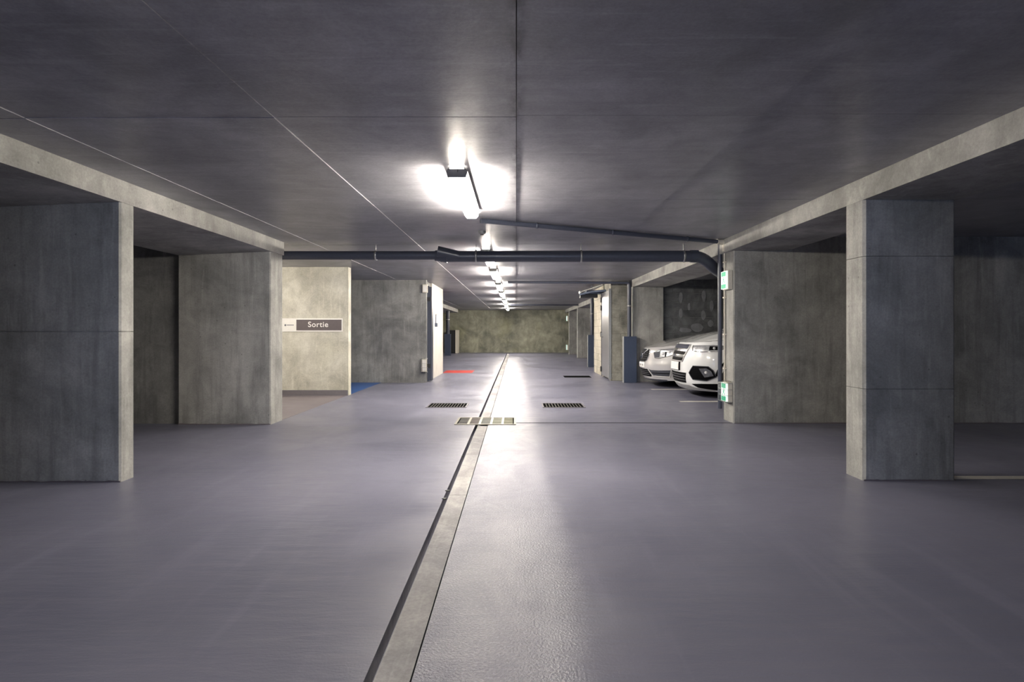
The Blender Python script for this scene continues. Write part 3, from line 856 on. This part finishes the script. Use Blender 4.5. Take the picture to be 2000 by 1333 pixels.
class Car:
    def __init__(s, spec, loc, label, name='car'):
        s.k = spec
        s.loc = Vector(loc)
        s.root = thing(name, label, 'car', loc, 'parked cars')
        s.W = spec['W']
        # plan curve by arc length: polyline through given (v,u), then straight back
        pts = smooth_tab(spec['plan'], 10)
        s.pl = [(0.0, pts[0][0], pts[0][1])]
        for (v0, u0), (v1, u1) in zip(pts[:-1], pts[1:]):
            s.pl.append((s.pl[-1][0] + math.hypot(v1 - v0, u1 - u0), v1, u1))
        s.Tc = s.pl[-1][0]
        s.uc = s.pl[-1][2]
        s.T = s.Tc + spec['L'] - s.uc - 0.25
        s.nose_t = smooth_tab(spec['nose'], 6)
        s.side_t = smooth_tab(spec['side'], 6)
        s.sh = smooth_tab(spec['shoulder'], 6)
    def plan(s, t):
        a = abs(t)
        if a >= s.Tc:
            return s.W, s.uc + a - s.Tc
        for (t0, v0, u0), (t1, v1, u1) in zip(s.pl[:-1], s.pl[1:]):
            if a <= t1:
                k = (a - t0) / max(1e-9, t1 - t0)
                return v0 + (v1 - v0) * k, u0 + (u1 - u0) * k
    def S(s, t, z):
        v, u = s.plan(t)
        a = abs(t)
        fade = 1.0 if a < s.Tc * 0.6 else max(0.0, 1 - (a - s.Tc * 0.6) / (s.Tc * 0.7))
        fade = fade * fade * (3 - 2 * fade)
        uu = u + interp(s.nose_t, z) * fade
        vv = v * (1 - (1 - interp(s.side_t, z)) * min(1, (v / s.W) ** 3))
        L_ = s.k['L']
        if uu > L_ - 0.5:                        # tuck in the tail
            vv *= 1 - 0.25 * ((uu - L_ + 0.5) / 0.5) ** 2
        return Vector((uu, math.copysign(vv, t), z))
    def N(s, t, z):
        e = 0.004
        a = s.S(t + e, z) - s.S(t - e, z)
        b_ = s.S(t, z + e) - s.S(t, z - e)
        n = a.cross(b_).normalized()
        return n if n.x < 0.001 and abs(t) < s.Tc * 0.5 or n.y * t > 0 else -n
    def Z(s, u, v):
        return interp(s.sh, u) + interp(s.k['crown'], u) * (1 - abs(v / s.W) ** 2.4)
    def ztop(s, t):
        v, u = s.plan(t)
        return s.Z(u + s.k['nose'][-1][1] * (1 if abs(t) < s.Tc else 0), v)
    def zbot(s, t):
        v, u = s.plan(t)
        z = interp(s.k['bottom'], u)
        for uw in s.k['wheels']:
            d = abs(u - uw)
            Rr = s.k['arch']
            if d < Rr and abs(t) > s.Tc * 0.8:
                z = max(z, s.k['wr'] + math.sqrt(Rr * Rr - d * d))
        return z
    def w(s, p):
        return p + s.loc
    def body(s, mat):
        k = s.k
        ts = [s.Tc * i / 26 for i in range(27)]
        t = s.Tc
        while t < s.T:
            t += 0.05
            ts.append(min(t, s.T))
        ts = [-x for x in ts[:0:-1]] + ts
        nz = 22
        m = MB()
        vs, fs = [], []
        for t in ts:
            a, b_ = s.zbot(t), s.ztop(t)
            for j in range(nz + 1):
                q = j / nz
                vs.append(s.w(s.S(t, a + (b_ - a) * q)))
        n = nz + 1
        for i in range(len(ts) - 1):
            for j in range(nz):
                fs.append((i * n + j, (i + 1) * n + j, (i + 1) * n + j + 1, i * n + j + 1))
        # tail panel
        i1 = len(ts) - 1
        for j in range(nz):
            fs.append((i1 * n + j, j, j + 1, i1 * n + j + 1))
        m.add(vs, fs, True)
        o = m.build('body', mat, s.root)
        # bonnet and decks on the same shoulder line
        m = MB()
        tf = [x for x in ts if abs(x) <= s.Tc + 1e-6]
        rows = 16
        vs, fs = [], []
        Ue = k['hood_end']
        for j in range(rows + 1):
            q = j / rows
            for t in tf:
                p = s.S(t, s.ztop(t))
                u = p.x + (Ue - p.x) * q
                zz = s.Z(u, p.y)
                if j > 0:
                    zz += k.get('hoodlift', 0.012) * min(1, q * 6)
                fold = 0.012 * math.exp(-((abs(p.y) - 0.5 * s.W) / 0.09) ** 2) * min(1, q * 4)
                vs.append(s.w(Vector((u, p.y, zz + fold))))
        nn = len(tf)
        for j in range(rows):
            for i in range(nn - 1):
                fs.append((j * nn + i, j * nn + i + 1, (j + 1) * nn + i + 1, (j + 1) * nn + i))
        m.add(vs, fs, True)
        m.build('bonnet', mat, s.root)
        # rear belt deck closing the top
        m = MB()
        vs, fs = [], []
        us = [Ue + (k['L'] - 0.3 - Ue) * i / 20 for i in range(21)]
        for u in us:
            wv = s.S(s.Tc + u - s.uc, s.Z(u, s.W)).y if u > s.uc else s.W
            for q in (-1, -0.5, 0, 0.5, 1):
                vs.append(s.w(Vector((u, wv * q, s.Z(u, s.W)))))
        for i in range(20):
            for j in range(4):
                fs.append((i * 5 + j, i * 5 + j + 1, (i + 1) * 5 + j + 1, (i + 1) * 5 + j))
        m.add(vs, fs, True)
        m.build('rear_deck', mat, s.root)
        # cabin: pillars and roof, glass as panes of their own
        c = k['cabin']
        zb = s.Z(c['u0'], s.W) - 0.01
        bw, rw, zr = s.W - 0.07, c['rw'], c['zr']
        st_ = [(c['u0'], bw, zb), (c['u1'], rw, zr), (c['u2'], rw - 0.02, zr - 0.02), (c['u3'], bw - 0.06, zb + 0.02)]
        roof = MB()
        q = [s.w(Vector((u, v * sgn, z))) for (u, v, z) in st_[1:3] for sgn in (-1, -0.5, 0.5, 1)]
        q2 = [p + Vector((0, 0, 0.045 if i % 4 in (1, 2) else 0.0)) for i, p in enumerate(q)]
        roof.add([p - Vector((0, 0, 0.03)) for p in q] + q2, [(0, 1, 5, 4), (1, 2, 6, 5), (2, 3, 7, 6)] + [(8, 9, 13, 12), (9, 10, 14, 13), (10, 11, 15, 14), (0, 8, 12, 4), (3, 7, 15, 11), (0, 3, 11, 8)], True)
        roof.build('roof', mat, s.root)
        for sgn in (-1, 1):
            pl_ = MB()
            for a, b_ in ((0, 1), (3, 2)):
                A_ = s.w(Vector((st_[a][0], st_[a][1] * sgn, st_[a][2])))
                B2 = s.w(Vector((st_[b_][0], st_[b_][1] * sgn, st_[b_][2])))
                pl_.tube([A_, B2], 0.035, 8)
            mid = (c['u1'] + c['u2']) / 2
            pl_.tube([s.w(Vector((mid, bw * sgn, zb))), s.w(Vector((mid, rw * sgn, zr)))], 0.03, 8)
            pl_.tube([s.w(Vector((c['u1'], rw * sgn, zr))), s.w(Vector((c['u2'], (rw - 0.02) * sgn, zr - 0.02)))], 0.03, 8)
            pl_.build('pillar_trim', mat, s.root)
            sw = [s.w(Vector((u, v * sgn - 0.012 * sgn, z))) for u, v, z in st_]
            MB().add(sw + [p - Vector((0, 0.006 * sgn, 0)) for p in sw], [(0, 1, 2, 3), (7, 6, 5, 4), (0, 4, 5, 1), (2, 6, 7, 3)]).build('side_window', M_glass, s.root)
        for nm, a, b_ in (('windscreen', 0, 1), ('rear_window', 3, 2)):
            g = []
            for (i, h) in ((a, 0), (b_, 1)):
                u, v, z = st_[i]
                for qv in (-1, -0.6, 0, 0.6, 1):
                    bul = -0.10 * (1 - qv * qv) * (1 if a == 0 else -1)
                    g.append(s.w(Vector((u + bul, v * qv, z))))
            MB().add(g, [(i, i + 1, i + 6, i + 5) for i in range(4)], True).build(nm, M_glass, s.root)
        # underbody
        m = MB()
        m.box(s.loc.x + 0.30, s.loc.x + k['L'] - 0.4, s.loc.y - 0.58, s.loc.y + 0.58, 0.20, 0.62)
        m.box(s.loc.x + 1.25, s.loc.x + k['wheels'][1] - 0.5, s.loc.y - s.W + 0.12, s.loc.y + s.W - 0.12, 0.20, 0.5)
        m.box(s.loc.x + 0.35, s.loc.x + k['L'] - 0.5, s.loc.y - s.W + 0.16, s.loc.y + s.W - 0.16, 0.70, 0.80)
        m.build('underbody', M_black, s.root)
        # wheels
        for uw in k['wheels']:
            for sgn in (-1, 1):
                cx = s.loc + Vector((uw, sgn * (s.W - 0.125), k['wr']))
                Rw = k['wr']
                ty = MB().lathe([(Rw - 0.11, -0.10), (Rw - 0.02, -0.112), (Rw, -0.085), (Rw, 0.085), (Rw - 0.02, 0.112), (Rw - 0.11, 0.10)], cx, 'y', 32).build('tyre', M_tyre, s.root)
                rim = MB()
                yo = sgn * 0.07
                for q5 in range(5):
                    a5 = 2 * math.pi * q5 / 5 + 0.3
                    for da in (-0.16, 0.16):
                        rim.tube([cx + Vector((0.04 * math.cos(a5), yo + sgn * 0.02, 0.04 * math.sin(a5))), cx + Vector(((Rw - 0.11) * math.cos(a5 + da), yo + sgn * 0.01, (Rw - 0.11) * math.sin(a5 + da)))], [0.022, 0.015], 6)
                rim.lathe([(Rw - 0.115, -0.09 * sgn), (Rw - 0.10, yo), (Rw - 0.10, yo + sgn * 0.025), (Rw - 0.125, yo + sgn * 0.025)], cx, 'y', 32)
                rim.lathe([(0.05, yo - 0.01), (0.05, yo + sgn * 0.035), (0.001, yo + sgn * 0.04)], cx, 'y', 14)
                rim.build('rim', M_rim, ty)
    def elem(s, name, poly, mat, off=0.004, thick=0.02, parent=None, bev=0.0):
        """polygon in (t, z) laid on the skin, standing off by 'off'"""
        bm = bmesh.new()
        f = bm.faces.new([bm.verts.new((t, z, 0)) for t, z in poly])
        t0, t1 = min(p[0] for p in poly), max(p[0] for p in poly)
        z0, z1 = min(p[1] for p in poly), max(p[1] for p in poly)
        for ax, a, b_, st_ in ((0, t0, t1, 0.05), (1, z0, z1, 0.05)):
            n = int((b_ - a) / st_)
            for i in range(1, n + 1):
                c = a + (b_ - a) * i / (n + 1)
                co = (c, 0, 0) if ax == 0 else (0, c, 0)
                bmesh.ops.bisect_plane(bm, geom=bm.verts[:] + bm.edges[:] + bm.faces[:], plane_co=co, plane_no=(1, 0, 0) if ax == 0 else (0, 1, 0))
        bmesh.ops.triangulate(bm, faces=bm.faces[:])
        vs0 = bm.verts[:]
        r = bmesh.ops.extrude_face_region(bm, geom=bm.faces[:])
        ext = {g for g in r['geom'] if isinstance(g, bmesh.types.BMVert)}
        for v in bm.verts:
            v.co.z = off if v in ext else off - thick
        for v in bm.verts:
            t, z, d = v.co
            v.co = s.S(t, z) + s.N(t, z) * d
        bmesh.ops.recalc_face_normals(bm, faces=bm.faces)
        me = bpy.data.meshes.new(name)
        bm.to_mesh(me)
        bm.free()
        me.materials.append(mat)
        o = bpy.data.objects.new(name, me)
        C.objects.link(o)
        o.parent = parent or s.root
        return o
    def line(s, name, pts, r, mat, off=0.006, parent=None, closed=False, n=6):
        pts = list(pts) + ([pts[0]] if closed else [])
        q = []
        for (t0, z0), (t1, z1) in zip(pts[:-1], pts[1:]):
            k = max(1, int(math.hypot(t1 - t0, z1 - z0) / 0.04))
            for i in range(k):
                t, z = t0 + (t1 - t0) * i / k, z0 + (z1 - z0) * i / k
                q.append(s.S(t, z) + s.N(t, z) * off)
        t, z = pts[-1]
        q.append(s.S(t, z) + s.N(t, z) * off)
        m = MB().tube([s.w(p) for p in q], r, n)
        return m.build(name, mat, parent or s.root)
    def ball(s, name, t, z, r, mat, off=0.0, parent=None):
        c = s.w(s.S(t, z) + s.N(t, z) * off)
        m = MB().lathe([(r * math.sin(a), -r * math.cos(a)) for a in [0.02 + (math.pi - 0.04) * i / 8 for i in range(9)]], c, 'x', 14)
        return m.build(name, mat, parent or s.root)
def mirror(poly):
    return [(-t, z) for t, z in reversed(poly)]

M_paintW = plain('white_car_paint', lin(228, 230, 232), 0.25, 0.0, var=0.01, coat=1.0)
M_paintS = plain('silver_car_paint', lin(198, 197, 198), 0.28, 0.35, var=0.01, coat=1.0)
M_chrome = plain('chrome', lin(225, 225, 225), 0.12, 1.0, var=0.02)
M_silver = plain('satin_silver', lin(190, 190, 190), 0.35, 0.6, var=0.03)
M_dark = plain('black_trim', lin(9, 9, 12), 0.6, var=0.1, spec=0.06)
M_fog = plain('fog_lamp_glass', lin(104, 106, 112), 0.2, 0.5, var=0.3, scale=20)
M_grey = plain('grey_trim', lin(66, 68, 76), 0.5, var=0.1, spec=0.25)
M_rib = plain('grille_rib_dark', lin(58, 60, 66), 0.5, var=0.1, spec=0.3)
M_bluegr = plain('blue_grey_grille', lin(84, 88, 108), 0.35, 0.4, var=0.1)
M_tyre = plain('tyre_rubber', lin(20, 20, 22), 0.8)
M_rim = plain('alloy_rim', lin(150, 152, 156), 0.3, 0.8)
M_glass = plain('tinted_glass', lin(18, 22, 28), 0.06, 0.0)
M_lampg = plain('headlamp_reflector', lin(188, 190, 194), 0.25, 0.6, var=0.25, scale=16)
M_lens = plain('headlamp_lens', lin(225, 226, 228), 0.1, 0.3, var=0.05)
M_plate = plain('number_plate_white', lin(235, 234, 230), 0.4, var=0.02)
M_platei = plain('number_plate_print', lin(70, 72, 84), 0.5)

WHITE = dict(W=0.92, L=4.52, wr=0.345, arch=0.40, wheels=(0.93, 3.62), hood_end=1.12,
    plan=[(0, 0), (0.25, 0.012), (0.45, 0.05), (0.62, 0.13), (0.76, 0.27), (0.86, 0.47), (0.905, 0.70), (0.92, 0.95)],
    nose=[(0.09, 0.20), (0.16, 0.12), (0.22, 0.07), (0.30, 0.03), (0.42, 0.005), (0.60, 0.0), (0.72, 0.015), (0.85, 0.05), (0.95, 0.09), (1.03, 0.15)],
    side=[(0.15, 0.93), (0.35, 0.98), (0.6, 1.0), (0.85, 0.99), (1.0, 0.965), (1.15, 0.93)],
    shoulder=[(0.0, 0.985), (0.3, 1.015), (0.7, 1.075), (1.1, 1.115), (2.5, 1.13), (4.6, 1.16)],
    crown=[(0.0, 0.015), (0.25, 0.06), (0.6, 0.125), (1.2, 0.18), (1.6, 0.0)],
    bottom=[(0.0, 0.15), (0.3, 0.13), (0.5, 0.135), (0.62, 0.24), (1.3, 0.25), (4.0, 0.26), (4.6, 0.35)],
    cabin=dict(u0=1.08, u1=1.98, u2=3.75, u3=4.36, rw=0.62, zr=1.60))
kg = Car(WHITE, (3.17, 11.70, 0), 'white car with hexagonal grille parked beside the exit light pillar')
kg.body(M_paintW)
g = kg.elem('grille', [(-0.44, 1.0), (-0.455, 0.93), (-0.36, 0.68), (0.36, 0.68), (0.455, 0.93), (0.44, 1.0)], M_dark, 0.006)
kg.elem('grille_mesh', [(-0.425, 0.99), (-0.435, 0.925), (0.435, 0.925), (0.425, 0.99)], M_bluegr, 0.012, parent=g)
for q in range(-9, 10):
    kg.line('grille_rib', [(q * 0.044, 0.93), (q * 0.044, 0.985)], 0.006, M_chrome, 0.014, parent=g, n=4)
kg.elem('chrome_bar', [(-0.445, 0.915), (-0.425, 0.865), (0.425, 0.865), (0.445, 0.915)], M_chrome, 0.022, parent=g)
kg.elem('chrome_bar', [(-0.405, 0.80), (-0.385, 0.745), (0.385, 0.745), (0.405, 0.80)], M_chrome, 0.02, parent=g)
kg.line('grille_surround', [(-0.45, 1.0), (-0.465, 0.93), (-0.37, 0.675), (0.37, 0.675), (0.465, 0.93), (0.45, 1.0)], 0.012, M_silver, 0.008, parent=g)
pb = kg.elem('plate_holder', [(-0.27, 0.665), (-0.27, 0.50), (0.27, 0.50), (0.27, 0.665)], M_dark, 0.030, 0.04)
kg.elem('number_plate', [(-0.26, 0.66), (-0.26, 0.51), (0.26, 0.51), (0.26, 0.66)], M_plate, 0.036, 0.006, parent=pb)
il = kg.elem('lower_intake', [(-0.50, 0.465), (-0.44, 0.27), (0.44, 0.27), (0.50, 0.465)], M_dark, 0.005)
for z in (0.32, 0.37, 0.42):
    kg.line('intake_slat', [(-0.45 - (z - .3) * .2, z), (0.45 + (z - .3) * .2, z)], 0.008, M_grey, 0.008, parent=il)
kg.elem('skid_plate', [(-0.50, 0.235), (-0.62, 0.20), (-0.98, 0.155), (-0.98, 0.135), (-0.60, 0.145), (0.60, 0.145), (0.98, 0.135), (0.98, 0.155), (0.62, 0.20), (0.50, 0.235)], M_silver, 0.008)
for sg_ in (1, -1):
    mm = (lambda p: p) if sg_ == 1 else mirror
    pol = mm([(-0.585, 0.47), (-0.66, 0.35), (-0.93, 0.335), (-1.11, 0.41), (-1.06, 0.53), (-0.97, 0.60), (-0.68, 0.605)])
    fg = kg.elem('fog_recess', pol, M_dark, 0.005)
    kg.line('recess_rim', pol, 0.008, M_grey, 0.006, parent=fg, closed=True)
    kg.elem('fog_lamp', mm([(-0.80, 0.56), (-0.90, 0.40), (-1.06, 0.43), (-1.02, 0.52), (-0.94, 0.57)]), M_fog, 0.012, parent=fg)
    kg.ball('fog_bulb', -0.93 * sg_, 0.49, 0.032, M_lens, -0.004, parent=fg)
    hl = kg.elem('headlight', mm([(-0.545, 0.985), (-0.60, 0.885), (-0.80, 0.868), (-1.10, 0.885), (-1.26, 0.945), (-1.24, 0.985), (-0.95, 0.998)]), M_lampg, 0.006)
    kg.elem('headlight_bezel', mm([(-0.90, 0.975), (-0.92, 0.90), (-1.08, 0.905), (-1.10, 0.97)]), M_dark, 0.010, parent=hl)
    kg.ball('projector', -1.0 * sg_, 0.94, 0.028, M_lens, -0.004, parent=hl)
    kg.line('headlight_edge', mm([(-0.545, 0.985), (-0.60, 0.885), (-0.80, 0.868), (-1.10, 0.885)]), 0.006, M_chrome, 0.01, parent=hl)
    kg.elem('lower_cladding', mm([(-0.60, 0.262), (-0.70, 0.20), (-0.98, 0.165), (-1.06, 0.16), (-1.14, 0.20), (-1.14, 0.285), (-0.80, 0.275)]), M_dark, 0.008)
    # arch lip
    arc = []
    for q in range(0, 13):
        a = math.pi * (0.06 + 0.88 * q / 12)
        u, z = 0.93 - 0.43 * math.cos(a), 0.345 + 0.43 * math.sin(a)
        arc.append((-(kg.Tc + u - kg.uc) * sg_, z))
    kg.line('arch_lip', arc, 0.022, M_dark, 0.0)
kg.line('bonnet_gap', [(-0.9 + 1.8 * q / 24, kg.ztop(-0.9 + 1.8 * q / 24) - 0.004) for q in range(25)], 0.0025, M_dark, 0.001)
for sgn in (-1, 1):
    mr = MB()
    c = kg.loc + Vector((1.55, sgn * 1.0, 1.12))
    mr.lathe([(0.01, -0.09), (0.07, -0.06), (0.085, 0.0), (0.08, 0.05), (0.01, 0.07)], c, 'x', 14)
    mr.tube([c, c + Vector((0.02, -sgn * 0.14, -0.04))], 0.02, 8)
    mr.build('door_mirror', M_paintW, kg.root)

SILVER = dict(W=0.93, L=4.63, wr=0.335, arch=0.385, wheels=(0.92, 3.66), hood_end=1.78,
    plan=[(0, 0), (0.22, 0.015), (0.42, 0.07), (0.60, 0.17), (0.75, 0.32), (0.86, 0.53), (0.915, 0.78), (0.93, 1.0)],
    nose=[(0.10, 0.16), (0.17, 0.09), (0.26, 0.05), (0.38, 0.015), (0.50, 0.0), (0.60, 0.02), (0.72, 0.035), (0.82, 0.06), (0.92, 0.14)],
    side=[(0.1, 0.93), (0.3, 0.98), (0.55, 1.0), (0.75, 0.99), (0.95, 0.955), (1.1, 0.93)],
    shoulder=[(0.0, 0.86), (0.3, 0.885), (0.7, 0.95), (1.1, 1.01), (1.6, 1.05), (2.5, 1.07), (4.7, 1.10)],
    crown=[(0.0, 0.01), (0.25, 0.035), (0.6, 0.085), (1.45, 0.15), (1.8, 0.14), (2.2, 0.0)],
    bottom=[(0.0, 0.15), (0.5, 0.17), (1.3, 0.21), (4.0, 0.22), (4.7, 0.32)],
    cabin=dict(u0=1.80, u1=2.65, u2=3.8, u3=4.45, rw=0.60, zr=1.60))
vo = Car(SILVER, (2.92, 13.70, 0), 'silver car with dark diagonal bar grille behind the white car')
vo.body(M_paintS)
gp = [(-0.34, 0.838), (-0.395, 0.80), (-0.385, 0.70), (-0.325, 0.60), (-0.25, 0.563), (0.25, 0.563), (0.325, 0.60), (0.385, 0.70), (0.395, 0.80), (0.34, 0.838)]
g = vo.elem('grille', gp, M_dark, 0.006)
vo.line('grille_surround', gp, 0.009, M_chrome, 0.006, parent=g, closed=True)
for q in range(-5, 6):
    xx = q * 0.062
    vo.line('grille_rib', [(xx - 0.02, 0.60), (xx + 0.02, 0.82)], 0.004, M_rib, 0.008, parent=g, n=4)
for z in (0.63, 0.68, 0.73, 0.78):
    vo.line('grille_rib', [(-0.33, z), (0.33, z)], 0.004, M_rib, 0.008, parent=g, n=4)
vo.line('diagonal_bar', [(0.30, 0.59), (-0.31, 0.825)], 0.014, M_chrome, 0.016, parent=g)
c = vo.w(vo.S(0.0, 0.705) + Vector((-0.018, 0, 0)))
MB().lathe([(0.045, 0.01), (0.062, 0.01), (0.066, -0.004), (0.045, -0.008)], c, 'x', 20).build('round_emblem', M_chrome, g)
vo.elem('number_plate', [(-0.26, 0.54), (-0.26, 0.435), (0.26, 0.435), (0.26, 0.54)], M_plate, 0.02, 0.02)
np_ = [o for o in vo.root.children if o.name.startswith('number_plate')][-1]
for a, b_ in ((-0.19, -0.165), (-0.15, -0.125), (-0.06, -0.035), (0.0, 0.025), (0.06, 0.085), (0.15, 0.175)):
    vo.elem('plate_print', [(a, 0.508), (a, 0.468), (b_, 0.468), (b_, 0.508)], M_platei, 0.0215, 0.003, parent=np_)
il = vo.elem('lower_intake', [(-0.36, 0.40), (-0.46, 0.27), (-0.44, 0.235), (0.44, 0.235), (0.46, 0.27), (0.36, 0.40)], M_dark, 0.005)
for z in (0.28, 0.32, 0.36):
    vo.line('intake_slat', [(-0.40, z), (0.40, z)], 0.007, M_grey, 0.008, parent=il)
for sg_ in (1, -1):
    mm = (lambda p: p) if sg_ == 1 else mirror
    pol = mm([(-0.41, 0.40), (-0.53, 0.265), (-0.94, 0.265), (-1.00, 0.40), (-0.72, 0.388), (-0.5, 0.385)])
    si = vo.elem('side_intake', pol, M_grey, 0.005)
    vo.line('intake_trim', mm([(-0.36, 0.415), (-0.40, 0.40), (-0.52, 0.255), (-0.95, 0.25), (-1.02, 0.40)]), 0.010, M_silver, 0.008, parent=si)
    vo.line('intake_slat', mm([(-0.52, 0.325), (-0.96, 0.325)]), 0.008, M_dark, 0.008, parent=si)
    hp = mm([(-0.545, 0.78), (-0.60, 0.66), (-0.70, 0.655), (-0.92, 0.70), (-1.10, 0.76), (-1.22, 0.865), (-1.0, 0.87), (-0.72, 0.845)])
    hl = vo.elem('headlight', hp, M_lampg, 0.006)
    vo.elem('headlight_bezel', mm([(-0.56, 0.775), (-0.61, 0.675), (-0.72, 0.675), (-0.73, 0.83)]), M_grey, 0.010, parent=hl)
    vo.ball('projector', -0.80 * sg_, 0.765, 0.04, M_lens, -0.012, parent=hl)
    vo.ball('projector', -0.94 * sg_, 0.80, 0.036, M_lens, -0.012, parent=hl)
    vo.elem('headlight_bezel', mm([(-1.03, 0.86), (-1.02, 0.79), (-1.10, 0.785), (-1.18, 0.86)]), M_dark, 0.010, parent=hl)
    vo.line('headlight_edge', hp, 0.005, M_dark, 0.006, parent=hl, closed=True)
vo.elem('bumper_lip', [(-0.85, 0.185), (-0.85, 0.155), (0.85, 0.155), (0.85, 0.185)], M_grey, 0.008)
vo.line('bonnet_gap', [(-1.0 + 2.0 * q / 24, vo.ztop(-1.0 + 2.0 * q / 24) - 0.004) for q in range(25)], 0.0025, M_dark, 0.001)
